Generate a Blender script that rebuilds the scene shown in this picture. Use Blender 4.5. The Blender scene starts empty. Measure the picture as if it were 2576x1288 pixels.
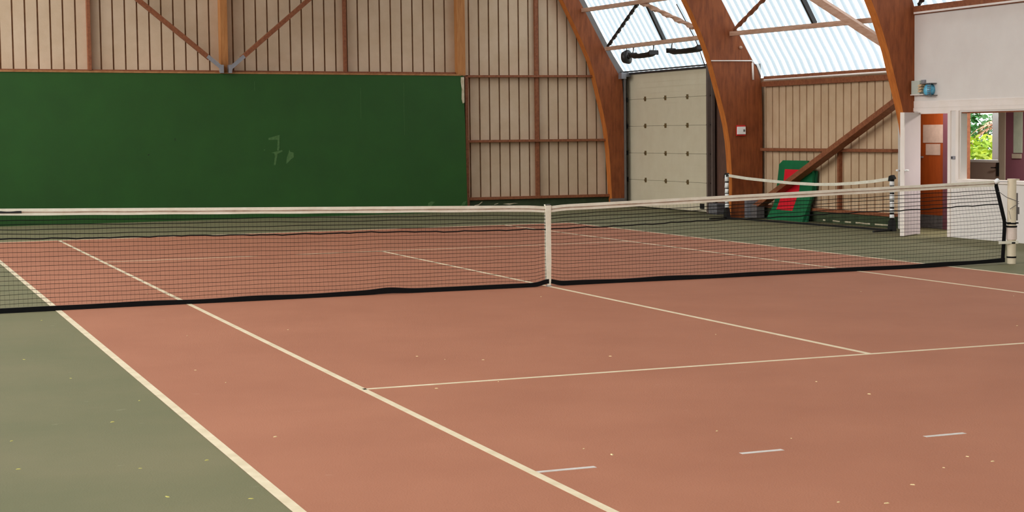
import bpy, math, random
from mathutils import Vector, Matrix
from math import sin, cos, pi

scene = bpy.context.scene
col = scene.collection

# ------------------------------------------------------------------ camera
cam_d = bpy.data.cameras.new('camera')
cam = bpy.data.objects.new('camera', cam_d)
col.objects.link(cam)
yaw, pitch, roll = 0.35698, -0.06366, -0.01365
f = Vector((sin(yaw) * cos(pitch), cos(yaw) * cos(pitch), sin(pitch)))
r = Vector((cos(yaw), -sin(yaw), 0))
u = r.cross(f)
r2 = r * cos(roll) + u * sin(roll)
u2 = -r * sin(roll) + u * cos(roll)
m = Matrix((r2, u2, -f)).transposed().to_4x4()
m.translation = Vector((-7.34704, -17.32705, 1.7687))
cam.matrix_world = m
cam_d.sensor_width = 36.0
cam_d.lens = 4166.25 / 2576 * 36.0
cam_d.shift_x = (1288 - 1195.18) / 2576
cam_d.shift_y = (597.44 - 644) / 2576
cam_d.clip_start = 0.05
cam_d.clip_end = 300
scene.camera = cam

# ------------------------------------------------------------------ world and exposure
SKY = 3.2
w = bpy.data.worlds.new('sky')
scene.world = w
w.use_nodes = True
bg = w.node_tree.nodes['Background']
bg.inputs[0].default_value = (0.93, 0.97, 1.0, 1)
bg.inputs[1].default_value = SKY
# soft hazy daylight coming in from the left side of the hall
sun_d = bpy.data.lights.new('daylight', 'SUN')
sun_d.energy = 6.6
sun_d.angle = math.radians(50)
sun_d.color = (1.0, 0.93, 0.84)
sun = bpy.data.objects.new('daylight', sun_d)
col.objects.link(sun)
sun.rotation_euler = Vector((-0.80, -0.30, 0.46)).to_track_quat('Z', 'Y').to_euler()
vs = scene.view_settings
vs.view_transform = 'Standard'
vs.look = 'None'
vs.gamma = 1
vs.use_curve_mapping = False
vs.exposure = 0.0
scene.cycles.use_denoising = True
scene.cycles.max_bounces = 10
scene.cycles.diffuse_bounces = 5
scene.cycles.transparent_max_bounces = 24
scene.cycles.transmission_bounces = 8
scene.cycles.caustics_reflective = False
scene.cycles.caustics_refractive = False
scene.cycles.sample_clamp_indirect = 6

rnd = random.Random(7)


# ------------------------------------------------------------------ materials
def lin(c):
    return tuple((v / 12.92 if v <= 0.04045 else ((v + 0.055) / 1.055) ** 2.4) for v in [x / 255.0 for x in c])


MATS = {}


def mat(name, rgb, rough=0.6, var=0.0, scale=4.0, stretch=(1, 1, 1), rgb2=None, bump=0.0, bscale=60.0, metal=0.0,
        spec=0.5, speck=None):
    """procedural surface: a base colour broken up by noise between rgb and rgb2"""
    if name in MATS:
        return MATS[name]
    mt = bpy.data.materials.new(name)
    mt.use_nodes = True
    nt = mt.node_tree
    N, L = nt.nodes, nt.links
    b = N['Principled BSDF']
    b.inputs['Roughness'].default_value = rough
    b.inputs['Metallic'].default_value = metal
    b.inputs['Specular IOR Level'].default_value = spec
    c1 = lin(rgb)
    c2 = lin(rgb2) if rgb2 else tuple(max(0, v * (1 - var)) for v in c1)
    tc = N.new('ShaderNodeTexCoord')
    mp = N.new('ShaderNodeMapping')
    mp.inputs['Scale'].default_value = stretch
    L.new(tc.outputs['Object'], mp.inputs[0])
    if var > 0 or rgb2:
        nz = N.new('ShaderNodeTexNoise')
        nz.inputs['Scale'].default_value = scale
        nz.inputs['Detail'].default_value = 6
        nz.inputs['Roughness'].default_value = 0.6
        L.new(mp.outputs[0], nz.inputs['Vector'])
        rp = N.new('ShaderNodeValToRGB')
        rp.color_ramp.elements[0].position = 0.33
        rp.color_ramp.elements[1].position = 0.67
        rp.color_ramp.elements[0].color = (*c2, 1)
        rp.color_ramp.elements[1].color = (*c1, 1)
        L.new(nz.outputs['Fac'], rp.inputs[0])
        out = rp.outputs[0]
        if speck:
            sp_rgb, sp_scale, sp_th, sp_amt = speck
            n2 = N.new('ShaderNodeTexNoise')
            n2.inputs['Scale'].default_value = sp_scale
            n2.inputs['Detail'].default_value = 2
            L.new(mp.outputs[0], n2.inputs['Vector'])
            r3 = N.new('ShaderNodeValToRGB')
            r3.color_ramp.elements[0].position = sp_th
            r3.color_ramp.elements[0].color = (0, 0, 0, 1)
            r3.color_ramp.elements[1].position = min(1, sp_th + 0.05)
            r3.color_ramp.elements[1].color = (sp_amt,) * 3 + (1,)
            L.new(n2.outputs['Fac'], r3.inputs[0])
            mx = N.new('ShaderNodeMixRGB')
            mx.inputs[2].default_value = (*lin(sp_rgb), 1)
            L.new(r3.outputs[0], mx.inputs[0])
            L.new(out, mx.inputs[1])
            out = mx.outputs[0]
        L.new(out, b.inputs['Base Color'])
    else:
        b.inputs['Base Color'].default_value = (*c1, 1)
    if bump > 0:
        n3 = N.new('ShaderNodeTexNoise')
        n3.inputs['Scale'].default_value = bscale
        n3.inputs['Detail'].default_value = 4
        L.new(mp.outputs[0], n3.inputs['Vector'])
        bp = N.new('ShaderNodeBump')
        bp.inputs['Strength'].default_value = bump
        bp.inputs['Distance'].default_value = 0.01
        L.new(n3.outputs['Fac'], bp.inputs['Height'])
        L.new(bp.outputs[0], b.inputs['Normal'])
    MATS[name] = mt
    return mt


def sheet_mat(name, tint, transp, diff):
    """translucent corrugated roof sheet: lets daylight through, partly straight, partly scattered"""
    mt = bpy.data.materials.new(name)
    mt.use_nodes = True
    N, L = mt.node_tree.nodes, mt.node_tree.links
    N.remove(N['Principled BSDF'])
    o = N['Material Output']
    tr = N.new('ShaderNodeBsdfTransparent')
    tr.inputs[0].default_value = (*[v * transp for v in tint], 1)
    tl = N.new('ShaderNodeBsdfTranslucent')
    tl.inputs[0].default_value = (*[v * diff for v in tint], 1)
    mx = N.new('ShaderNodeMixShader')
    mx.inputs[0].default_value = 0.45
    L.new(tr.outputs[0], mx.inputs[1])
    L.new(tl.outputs[0], mx.inputs[2])
    L.new(mx.outputs[0], o.inputs[0])
    MATS[name] = mt
    return mt


M_RED = mat('court_red', (166, 109, 83), 0.85, scale=0.9, rgb2=(158, 102, 77), bump=0.25, bscale=90, spec=0.25,
            speck=((184, 138, 112), 7.0, 0.72, 0.25))
M_GREEN = mat('court_green', (118, 112, 83), 0.8, scale=0.8, rgb2=(108, 106, 77), bump=0.25, bscale=90, spec=0.2,
              speck=((160, 160, 130), 7.0, 0.73, 0.2))
M_LINE = mat('line_paint', (222, 206, 176), 0.75, scale=6, rgb2=(206, 188, 156), spec=0.3)
M_LINEG = mat('old_line_paint', (205, 198, 192), 0.75, scale=9, rgb2=(190, 178, 168), spec=0.3)
M_CLAD = mat('cream_cladding', (208, 184, 158), 0.75, scale=2.2, rgb2=(196, 170, 142), bump=0.2, bscale=40, spec=0.2)
M_GROOVE = mat('brown_joint', (140, 104, 76), 0.85, scale=12, stretch=(4, 4, 0.6), rgb2=(112, 78, 54), spec=0.1)
M_SIDE = mat('side_cladding', (206, 178, 146), 0.75, scale=2.2, rgb2=(192, 162, 130), bump=0.2, bscale=40, spec=0.2)
M_SIDEG = mat('side_joint', (190, 156, 124), 0.85, scale=14, stretch=(4, 4, 1.5), rgb2=(156, 120, 92), spec=0.1)
M_WOOD = mat('glulam', (150, 82, 42), 0.62, scale=5, stretch=(3, 3, 0.5), rgb2=(116, 58, 29), bump=0.15, spec=0.3,
             speck=((70, 36, 20), 9.0, 0.74, 0.55))
M_WOODI = mat('inner_face_orange', (206, 122, 54), 0.6, scale=5, stretch=(3, 3, 0.5), rgb2=(178, 98, 42), bump=0.15, spec=0.3)
M_WOODL = mat('light_timber', (190, 132, 78), 0.6, scale=6, stretch=(5, 5, 0.5), rgb2=(168, 108, 58), bump=0.15, spec=0.3,
              speck=((96, 56, 30), 9.0, 0.74, 0.5))
M_WOODR = mat('red_brown_timber', (148, 92, 60), 0.6, scale=6, stretch=(3, 3, 3), rgb2=(122, 68, 44), bump=0.1, spec=0.3)
M_WOODP = mat('pale_purlin', (204, 168, 146), 0.6, scale=6, stretch=(4, 0.5, 4), rgb2=(180, 138, 112), bump=0.1, spec=0.3)
M_TAN = mat('tan_coping', (176, 128, 84), 0.7, scale=8, rgb2=(150, 100, 62), spec=0.2)
M_PANEL = mat('practice_green', (37, 82, 27), 0.6, scale=1.3, rgb2=(34, 75, 25), bump=0.1, bscale=30, spec=0.35)
M_SCUFF = mat('scuff', (84, 116, 70), 0.8, scale=22, rgb2=(66, 100, 54), spec=0.2)
M_CHIP = mat('bare_chipped_board', (205, 195, 170), 0.8, scale=12, rgb2=(180, 165, 135), spec=0.2)
M_BLACKMK = mat('dark_mark', (16, 22, 14), 0.8)
M_PLINTH = mat('dark_green_plinth', (66, 76, 52), 0.75, scale=5, rgb2=(52, 62, 42), spec=0.2)
M_WHITEW = mat('room_paint', (226, 219, 213), 0.7, scale=2, rgb2=(220, 212, 206), spec=0.25)
M_TRIMW = mat('trim_paint', (238, 227, 220), 0.55, scale=3, rgb2=(232, 220, 210), spec=0.3)
M_PURPLE = mat('plum_paint', (128, 80, 92), 0.7, scale=2, rgb2=(118, 72, 84), spec=0.25)
M_LEAF = mat('door_paint', (206, 192, 192), 0.5, scale=2, rgb2=(198, 184, 186), spec=0.35)
M_ORANGE = mat('orange_wood_door', (168, 78, 26), 0.5, scale=5, stretch=(3, 3, 0.4), rgb2=(150, 66, 20), spec=0.35)
M_OHD = mat('cream_steel', (212, 201, 176), 0.5, scale=3, rgb2=(206, 194, 168), spec=0.35)
M_OHG = mat('panel_groove', (150, 136, 112), 0.7, var=0.1, scale=8)
M_DKST = mat('dark_steel', (58, 54, 54), 0.45, var=0.25, scale=12, metal=0.4)
M_TRACK = mat('brown_grey_track', (104, 88, 80), 0.6, var=0.2, scale=8)
M_GREY = mat('galvanised_steel', (150, 150, 156), 0.4, var=0.15, scale=14, metal=0.35)
M_GREYD = mat('grey_edge_sheet', (118, 112, 110), 0.5, var=0.15, scale=6, metal=0.2)
M_HINGE = mat('brass_zinc', (128, 108, 70), 0.4, var=0.2, scale=20, metal=0.5)
M_BLACK = mat('black_cord', (9, 8, 9), 0.8, spec=0.2)
M_BLACKP = mat('black_plastic', (14, 13, 15), 0.5)
M_TAPE = mat('net_tape', (230, 226, 210), 0.75, scale=9, rgb2=(218, 210, 190), bump=0.2, bscale=60, spec=0.2)
M_TAPES = mat('tape_stitch', (176, 156, 138), 0.85, scale=16, rgb2=(150, 128, 110), spec=0.1)  # seam along the tape; its groove shade is put into the darker colour
M_POST = mat('cream_post_paint', (222, 210, 184), 0.45, scale=6, rgb2=(214, 198, 170), spec=0.4)
M_SLEEVE = mat('pale_sleeve', (224, 206, 194), 0.6, scale=6, rgb2=(212, 192, 180))
M_WHITE = mat('clean_white', (240, 240, 238), 0.5)
M_CONC = mat('grey_concrete', (112, 110, 112), 0.9, scale=12, rgb2=(84, 82, 84), bump=0.3)
M_DKWOOD = mat('dark_board', (104, 70, 54), 0.8, scale=6, stretch=(4, 4, 0.6), rgb2=(78, 52, 42))
M_REDPL = mat('red_plastic', (200, 34, 30), 0.5)
M_MATG = mat('green_vinyl', (18, 112, 66), 0.5, scale=3, rgb2=(14, 96, 58), spec=0.4)
M_MATG2 = mat('shaded_green_vinyl', (16, 84, 52), 0.55, scale=3, rgb2=(12, 72, 46), spec=0.4)  # darker than the front mat: its shadow is put into the colour
M_MATR = mat('red_vinyl', (226, 30, 48), 0.5, scale=3, rgb2=(214, 24, 42), spec=0.35)
M_BOXP = mat('pale_box', (190, 196, 184), 0.5, var=0.08, scale=10)
M_LOUV = mat('beige_louvre', (210, 178, 138), 0.6, var=0.1, scale=10)
M_BLUE = mat('blue_lens', (60, 170, 215), 0.15, rgb2=(130, 205, 230), scale=18)
M_PAPER = mat('paper', (206, 182, 168), 0.8, scale=10, rgb2=(192, 168, 154))
M_PAPERG = mat('grey_green_paper', (176, 184, 164), 0.8, scale=6, rgb2=(160, 168, 150))
M_FRAMEB = mat('beige_frame', (176, 162, 144), 0.6, var=0.08, scale=5)
M_DOORLOW = mat('taupe_door', (170, 150, 138), 0.6, var=0.08, scale=4)
M_FLECK = mat('fleck', (222, 202, 150), 0.7, var=0.2, scale=30)
M_FLECKY = mat('yellow_fleck', (200, 190, 96), 0.7, var=0.2, scale=30)
M_ROOFOP = mat('opaque_roof', (176, 160, 140), 0.8, var=0.1, scale=3)
M_FLOORIN = mat('grey_inside_floor', (96, 92, 88), 0.6, var=0.1, scale=4)
M_GRASS = mat('grass', (96, 130, 60), 0.9, scale=3, rgb2=(70, 104, 44))
M_LEAFG = mat('green_leaf', (74, 140, 62), 0.5, scale=2, rgb2=(40, 96, 48))
M_LEAFY = mat('yellow_leaf', (214, 212, 60), 0.5, scale=2, rgb2=(120, 172, 56))
M_LEAFP = mat('pink_leaf', (214, 140, 110), 0.5, scale=2, rgb2=(190, 150, 120))
M_LEAFW = mat('pale_frond', (238, 236, 220), 0.5, scale=2, rgb2=(190, 200, 150))
M_BARK = mat('bark', (92, 70, 52), 0.9, var=0.3, scale=10)
S_CLEAR = sheet_mat('roof_sheet', (0.97, 0.99, 1.0), 0.80, 0.80)
S_RIB = sheet_mat('roof_sheet_rib', (0.70, 0.80, 0.86), 0.36, 0.45)

gl = bpy.data.materials.new('window_glass')
gl.use_nodes = True
_N, _L = gl.node_tree.nodes, gl.node_tree.links
_N.remove(_N['Principled BSDF'])
_t = _N.new('ShaderNodeBsdfTransparent'); _t.inputs[0].default_value = (0.93, 0.96, 0.95, 1)
_g = _N.new('ShaderNodeBsdfGlossy'); _g.inputs['Roughness'].default_value = 0.05
_m = _N.new('ShaderNodeMixShader'); _m.inputs[0].default_value = 0.05
_L.new(_t.outputs[0], _m.inputs[1]); _L.new(_g.outputs[0], _m.inputs[2]); _L.new(_m.outputs[0], _N['Material Output'].inputs[0])


# ------------------------------------------------------------------ mesh helpers
def woff(o):
    v = Vector((0, 0, 0))
    while o:
        v += o.location
        o = o.parent
    return v


class MB:
    """collects primitives in world coordinates; build() links them as ONE mesh object"""

    def __init__(self):
        self.v, self.f, self.mi = [], [], []

    def add(self, vs_, fs_, mi=0):
        k = len(self.v)
        self.v += [tuple(p) for p in vs_]
        for q in fs_:
            self.f.append(tuple(k + i for i in q))
            self.mi.append(mi)
        return self

    def box(self, x0, x1, y0, y1, z0, z1, mi=0):
        vs_ = [(x, y, z) for z in (z0, z1) for y in (y0, y1) for x in (x0, x1)]
        return self.add(vs_, [(0, 2, 3, 1), (4, 5, 7, 6), (0, 1, 5, 4), (2, 6, 7, 3), (0, 4, 6, 2), (1, 3, 7, 5)], mi)

    def prism(self, pts, off, mi=0):
        """polygon pts (3d, planar) pushed along off"""
        n = len(pts)
        a = [Vector(p) for p in pts]
        o = Vector(off)
        vs_ = a + [p + o for p in a]
        fs_ = [tuple(range(n)), tuple(range(2 * n - 1, n - 1, -1))]
        for i in range(n):
            j = (i + 1) % n
            fs_.append((i, i + n, j + n, j))
        return self.add(vs_, fs_, mi)

    def beam(self, a, b, wd, ht, up=(0, 0, 1), mi=0, twist=0.0, seg=1):
        """rectangular bar between two points"""
        a, b = Vector(a), Vector(b)
        d = (b - a).normalized()
        s = d.cross(Vector(up))
        if s.length < 1e-4:
            s = d.cross(Vector((1, 0, 0)))
        s.normalize()
        t = s.cross(d).normalized()
        vs_ = []
        for i in range(seg + 1):
            p = a.lerp(b, i / seg)
            an = twist * i / seg
            s1 = s * cos(an) + t * sin(an)
            t1 = t * cos(an) - s * sin(an)
            for (i1, i2) in ((-1, -1), (1, -1), (1, 1), (-1, 1)):
                vs_.append(p + s1 * (wd / 2 * i1) + t1 * (ht / 2 * i2))
        fs_ = [(3, 2, 1, 0), tuple(4 * seg + i for i in range(4))]
        for k in range(seg):
            for i in range(4):
                j = (i + 1) % 4
                fs_.append((4 * k + i, 4 * k + j, 4 * k + 4 + j, 4 * k + 4 + i))
        return self.add(vs_, fs_, mi)

    def tube(self, pts, rad, n=8, mi=0, caps=True):
        pts = [Vector(p) for p in pts]
        rr = rad if isinstance(rad, (list, tuple)) else [rad] * len(pts)
        vs_, fs_ = [], []
        prev = None
        for i, p in enumerate(pts):
            d = (pts[min(i + 1, len(pts) - 1)] - pts[max(i - 1, 0)]).normalized()
            if prev is None:
                s = d.cross(Vector((0, 0, 1)))
                if s.length < 1e-3:
                    s = Vector((1, 0, 0))
            else:
                s = prev - d * prev.dot(d)
            s.normalize()
            prev = s
            t = d.cross(s)
            for k in range(n):
                an = 2 * pi * k / n
                vs_.append(p + (s * cos(an) + t * sin(an)) * rr[i])
        for i in range(len(pts) - 1):
            for k in range(n):
                j = (k + 1) % n
                fs_.append((i * n + k, i * n + j, (i + 1) * n + j, (i + 1) * n + k))
        if caps:
            fs_.append(tuple(range(n - 1, -1, -1)))
            fs_.append(tuple((len(pts) - 1) * n + k for k in range(n)))
        return self.add(vs_, fs_, mi)

    def build(self, name, mats, parent=None, smooth=False, bevel=0.0, origin=None):
        me = bpy.data.meshes.new(name)
        off = woff(parent) if parent else Vector(origin) if origin else Vector((0, 0, 0))
        me.from_pydata([tuple(Vector(p) - off) for p in self.v], [], self.f)
        for mm in (mats if isinstance(mats, (list, tuple)) else [mats]):
            me.materials.append(mm)
        for p, i in zip(me.polygons, self.mi):
            p.material_index = i
            p.use_smooth = smooth
        me.update()
        o = bpy.data.objects.new(name, me)
        col.objects.link(o)
        if parent:
            o.parent = parent
        else:
            o.location = off
        if bevel > 0:
            bv = o.modifiers.new('bevel', 'BEVEL')
            bv.width = bevel
            bv.segments = 2
            bv.limit_method = 'ANGLE'
        return o


def tag(o, label=None, cat=None, group=None, kind=None):
    if label: o['label'] = label
    if cat: o['category'] = cat
    if group: o['group'] = group
    if kind: o['kind'] = kind
    return o


def empty(name, loc):
    o = bpy.data.objects.new(name, None)
    o.empty_display_size = 0.2
    col.objects.link(o)
    o.location = loc
    return o


def struct(o):
    o['kind'] = 'structure'
    return o


# ------------------------------------------------------------------ floor and court markings
floor = struct(MB().box(-9.9, 12.0, -20.5, 17.9, -0.2, 0.0).build('floor', M_GREEN))
MB().box(-5.485, 5.485, -11.885, 11.885, 0.0, 0.002).build('court_surface', M_RED, floor)


def line(x0, x1, y0, y1, m_=M_LINE, nm='court_line', z=0.0035):
    MB().box(x0, x1, y0, y1, 0.0005, z).build(nm, m_, floor)


line(-5.485, -5.425, -11.885, 11.885)
line(5.435, 5.485, -11.885, 11.885)
line(-4.14, -4.09, -11.885, 11.885)
line(4.09, 4.14, -11.885, 11.885)
line(-0.025, 0.025, -6.40, 6.40, z=0.0032)
line(-4.115, 4.115, -6.425, -6.375)
line(-4.115, 4.115, 6.375, 6.425)
line(-5.485, 5.485, 11.805, 11.885)
line(-5.485, 5.485, -11.885, -11.805)
for xa, xb in ((-4.09, -3.76), (-2.89, -2.63), (-1.70, -1.43)):
    line(xa, xb, -9.49, -9.45, M_LINEG, 'dash_mark')

# ------------------------------------------------------------------ arch outline (half, x > 0), bottom to ridge
INNER = [(8.80, 0.0), (8.83, 0.6), (8.82, 1.05), (8.765, 1.66), (8.66, 2.1), (8.52, 2.58), (8.40, 3.0), (8.23, 3.47), (8.0, 3.96),
         (7.68, 4.55), (7.2, 5.25), (6.5, 6.0), (5.5, 6.75), (4.2, 7.4), (2.4, 7.9), (0.0, 8.2)]
OUTER = [(9.51, 0.0), (9.515, 1.0), (9.515, 1.94), (9.505, 2.3), (9.50, 2.55), (9.49, 2.78), (9.36, 3.0), (9.216, 3.234), (8.933, 3.722),
         (8.61, 4.275), (8.25, 4.9), (7.7, 5.75), (6.9, 6.65), (5.6, 7.6), (4.0, 8.3), (2.2, 8.75), (0.0, 8.95)]


def roof_x(off=0.13):
    """roof sheet path following the arches' backs, from the eaves up"""
    return [(9.62, 2.77)] + [(x + off * 0.9, z + off * 0.5) for (x, z) in OUTER[6:-4]] + \
           [(x, z + off) for (x, z) in OUTER[-4:]]


def arch(y0, y1, label, clipx=None, INNER=None, OUTER=None):
    INNER, OUTER = INNER or globals()['INNER'], OUTER or globals()['OUTER']
    cx = clipx or 99
    t = empty('timber_arch', (8.9 if cx > 9 else cx - 0.2, y0, 0))
    rib = []
    for s in (1, -1):
        inn = [(s * x, z) for x, z in INNER]
        out = [(s * min(x, cx if s > 0 else 99), z) for x, z in OUTER]
        rib.append((inn, out))
    ring_in = [p for p in reversed(rib[1][0])][::-1] + rib[0][0][::-1][1:]
    ring_out = [p for p in rib[1][1]] + rib[0][1][::-1][1:]
    # resample both outlines so the arch is a strip of quads
    def resample(pts, n=60):
        d = [0]
        for a, b in zip(pts, pts[1:]):
            d.append(d[-1] + math.hypot(b[0] - a[0], b[1] - a[1]))
        o = []
        for i in range(n + 1):
            q = d[-1] * i / n
            for k in range(len(pts) - 1):
                if d[k + 1] >= q - 1e-9:
                    tt = (q - d[k]) / max(1e-9, d[k + 1] - d[k])
                    o.append((pts[k][0] + (pts[k + 1][0] - pts[k][0]) * tt, pts[k][1] + (pts[k + 1][1] - pts[k][1]) * tt))
                    break
        return o
    a = resample(ring_in, 90)
    b = resample(ring_out, 90)
    mb = MB()
    vs_ = []
    for (ax, az), (bx, bz) in zip(a, b):
        vs_ += [(ax, y0, az), (bx, y0, bz), (bx, y1, bz), (ax, y1, az)]
    fs_ = []
    for i in range(len(a) - 1):
        for k in range(4):
            j = (k + 1) % 4
            fs_.append((4 * i + k, 4 * i + 4 + k, 4 * i + 4 + j, 4 * i + j))
    fs_ += [(0, 1, 2, 3), tuple(4 * (len(a) - 1) + k for k in (3, 2, 1, 0))]
    mb.add(vs_, fs_)
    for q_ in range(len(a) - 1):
        mb.mi[4 * q_ + 3] = 1          # inner face takes the lighter orange wood
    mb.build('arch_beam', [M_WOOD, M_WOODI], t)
    tag(t, label, 'arch')
    return t


IN1 = [(8.92, 0), (8.89, .65), (8.85, 1.29), (8.77, 1.93), (8.61, 2.56), (8.44, 3.24), (8.22, 3.74), (7.95, 4.28), (7.72, 4.72),
       (7.2, 5.5), (6.5, 6.2), (5.5, 6.9), (4.2, 7.5), (2.4, 8.0), (0, 8.3)]
OUT1 = [(9.25, 0), (9.25, 2.0), (9.19, 2.9), (8.88, 3.40), (8.65, 3.80), (8.12, 4.74), (7.55, 5.6), (6.8, 6.45), (5.6, 7.3), (4.0, 8.0), (2.2, 8.5), (0, 8.75)]
A1 = arch(17.22, 17.44, 'curved brown timber arch against the far wall, left of the cream overhead door', INNER=IN1, OUTER=OUT1)
A2 = arch(11.5, 11.7, 'broad brown timber arch right of the overhead door, with a white pipe across it')
A3 = arch(5.6, 5.8, 'curved brown timber arch beside the white room wall, above the open white door', clipx=8.93)
# steel feet
MB().box(9.1, 9.5, 11.43, 11.5, 0, 0.34).build('steel_foot', M_GREY, A2, bevel=0.006)
MB().box(8.85, 9.2, 17.13, 17.2, 0, 0.2).build('steel_foot', M_GREYD, A1, bevel=0.006)

# ------------------------------------------------------------------ roof sheets (both sides)
def make_roof():
    path = roof_x()
    mb = MB()
    P_ = 0.25
    ys = []
    y = -20.4
    while y < 17.9:
        ys += [(y, 0.0, 0), (y + 0.155, 0.0, 1), (y + 0.178, 0.035, 1), (y + 0.224, 0.035, 1)]
        y += P_
    ys.append((y, 0, 0))
    nrm_ = []
    for k in range(len(path)):
        (xa, za), (xb, zb) = path[max(0, k - 1)], path[min(len(path) - 1, k + 1)]
        ln = math.hypot(zb - za, xb - xa)
        nrm_.append(((zb - za) / ln, -(xb - xa) / ln))
    for s in (1, -1):
        for k in range(len(path) - 1):
            (xa, za), (xb, zb) = path[k], path[k + 1]
            opaque = za > (6.4 if s > 0 else 7.4)
            (nx, nz), (mx_, mz_) = nrm_[k], nrm_[k + 1]
            vs_, fs_, ms = [], [], []
            for (yy, h, fl) in ys:
                vs_.append((s * (xa + nx * h), yy, za + nz * h))
                vs_.append((s * (xb + mx_ * h), yy, zb + mz_ * h))
            for i in range(len(ys) - 1):
                q = (2 * i, 2 * i + 1, 2 * i + 3, 2 * i + 2)
                mb.add([], [])
                fs_.append(q)
                ms.append(2 if opaque else ys[i][2])
            base = len(mb.v)
            mb.v += vs_
            for q, mi in zip(fs_, ms):
                mb.f.append(tuple(base + i for i in q))
                mb.mi.append(mi)
    return mb.build('ceiling', [S_CLEAR, S_RIB, M_ROOFOP])


struct(make_roof())

# ------------------------------------------------------------------ back wall
def roof_z(x):
    x = abs(x)
    pts = [(px, pz) for px, pz in OUTER][::-1]
    for (xa, za), (xb, zb) in zip(pts, pts[1:]):
        if xa <= x <= xb:
            return za + (zb - za) * (x - xa) / max(1e-6, xb - xa)
    return 2.7


def back_wall():
    mb = MB()
    joints = [-4.283 + 0.2505 * k for k in range(-22, 39)] + [5.555 + 0.2392 * k for k in range(0, 17)]
    for a, b in zip(joints, joints[1:]):
        xa, xb = a + 0.017, b - 0.017
        za, zb = roof_z(xa) - 0.02, roof_z(xb) - 0.02
        z0 = 0.0
        mb.prism([(xa, 17.5, z0), (xb, 17.5, z0), (xb, 17.5, zb), (xa, 17.5, za)], (0, 0.03, 0), 0)
    xs = [-9.8, -9.5] + [x for x in [p[0] for p in []]] + [-8.9, -8.2, -7, -5.6, -4, -2.2, 0, 2.2, 4, 5.6, 7, 7.7, 8.2, 8.6, 8.9, 9.2, 9.36, 9.49]
    for a, b in zip(xs, xs[1:]):
        mb.prism([(a, 17.525, -0.1), (b, 17.525, -0.1), (b, 17.525, roof_z(b) - 0.02), (a, 17.525, roof_z(a) - 0.02)], (0, 0.12, 0), 1)
    return mb.build('wall_back', [M_CLAD, M_GROOVE])


struct(back_wall())
trim1 = struct(MB().box(5.47, 9.15, 17.40, 17.499, 0.0, 0.245).build('trim_1', M_PLINTH))
for pts in ([(5.60, .115), (5.70, .125), (5.80, .20), (5.77, .205), (5.70, .15), (5.60, .13)],
            [(6.07, .125), (6.17, .15), (6.17, .165), (6.08, .14)],
            [(6.28, .14), (6.45, .115), (6.55, .14), (6.66, .145), (6.56, .155), (6.40, .15)]):
    MB().prism([(x, 17.396, z) for x, z in pts], (0, 0.003, 0)).build('peeled_paint', M_CHIP, trim1)

# practice board
PB = empty('practice_board', (0, 17.2, 0))
tag(PB, 'long dark green practice board along the far wall with pale scuffs', 'practice wall')
zt = lambda x: 3.01 + (5.3 - x) * 0.0093
MB().prism([(-9.4, 17.2, 0), (5.36, 17.2, 0), (5.33, 17.2, 2.0), (5.30, 17.2, zt(5.3)), (-9.4, 17.2, zt(-9.4))], (0, 0.1, 0)).build('board_face', M_PANEL, PB)
BF = [o_ for o_ in PB.children][0]
mb = MB()
mb.prism([(-9.4, 17.185, zt(-9.4)), (5.25, 17.185, zt(5.25)), (5.25, 17.185, zt(5.25) + 0.035), (-9.4, 17.185, zt(-9.4) + 0.035)], (0, 0.30, 0))
mb.build('top_coping', M_TAN, PB)
def mark(pts, m_, y=17.197):
    return MB().prism([(x, y, z) for x, z in pts], (0, 0.002, 0)).build('scuff_mark', m_, BF)
mark([(0.88, 1.70), (1.12, 1.76), (1.115, 1.50), (1.10, 1.43), (1.06, 1.43), (1.08, 1.66), (0.88, 1.66)], M_SCUFF)
mark([(0.93, 1.385), (1.17, 1.44), (1.18, 1.41), (1.07, 1.36), (1.02, 1.12), (0.98, 1.12), (1.01, 1.30), (1.0, 1.37)], M_SCUFF)
mark([(1.33, 1.45), (1.345, 1.40), (1.42, 1.38), (1.42, 1.28), (1.36, 1.24), (1.27, 1.15), (1.25, 1.15), (1.27, 1.28), (1.31, 1.38)], M_SCUFF)
mark([(0.77, 1.455), (0.80, 1.46), (0.80, 1.44), (0.78, 1.43)], M_SCUFF)
mark([(0.598, 2.9), (0.604, 2.9), (0.606, 2.7), (0.600, 2.7)], M_SCUFF)
mark([(2.93, 2.75), (2.936, 2.75), (2.934, 2.08), (2.928, 2.08)], M_SCUFF)
mark([(3.91, 2.86), (3.918, 2.86), (3.916, 1.72), (3.91, 1.72)], M_SCUFF)
mark([(-1.112, 1.72), (-1.10, 1.72), (-1.10, 1.67), (-1.108, 1.665)], M_BLACKMK)
mark([(-1.68, 1.385), (-1.655, 1.40), (-1.64, 1.385), (-1.665, 1.375)], M_BLACKMK)
mark([(4.42, 0.12), (4.48, 0.12), (4.55, 0.20), (4.60, 0.24), (4.50, 0.25), (4.44, 0.22)], M_SCUFF)
mark([(5.19, 0.12), (5.30, 0.16), (5.34, 0.24), (5.26, 0.22)], M_SCUFF)
MB().prism([(5.245, 17.19, 2.98), (5.32, 17.19, 2.98), (5.32, 17.19, 2.42), (5.28, 17.19, 2.40), (5.255, 17.19, 2.5), (5.262, 17.19, 2.72), (5.24, 17.19, 2.88)], (0, 0.009, 0)).build('chipped_edge', M_CHIP, BF)

# ------------------------------------------------------------------ timber posts on the back wall
def post(x, wd, y0, y1, z0, m_, label, group=None, z1=None):
    o = MB().box(x - wd / 2, x + wd / 2, y0, y1, z0, z1 or roof_z(x) - 0.15).build('timber_post', m_, origin=None, bevel=0.004)
    tag(o, label, 'post', group)
    return o


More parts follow.
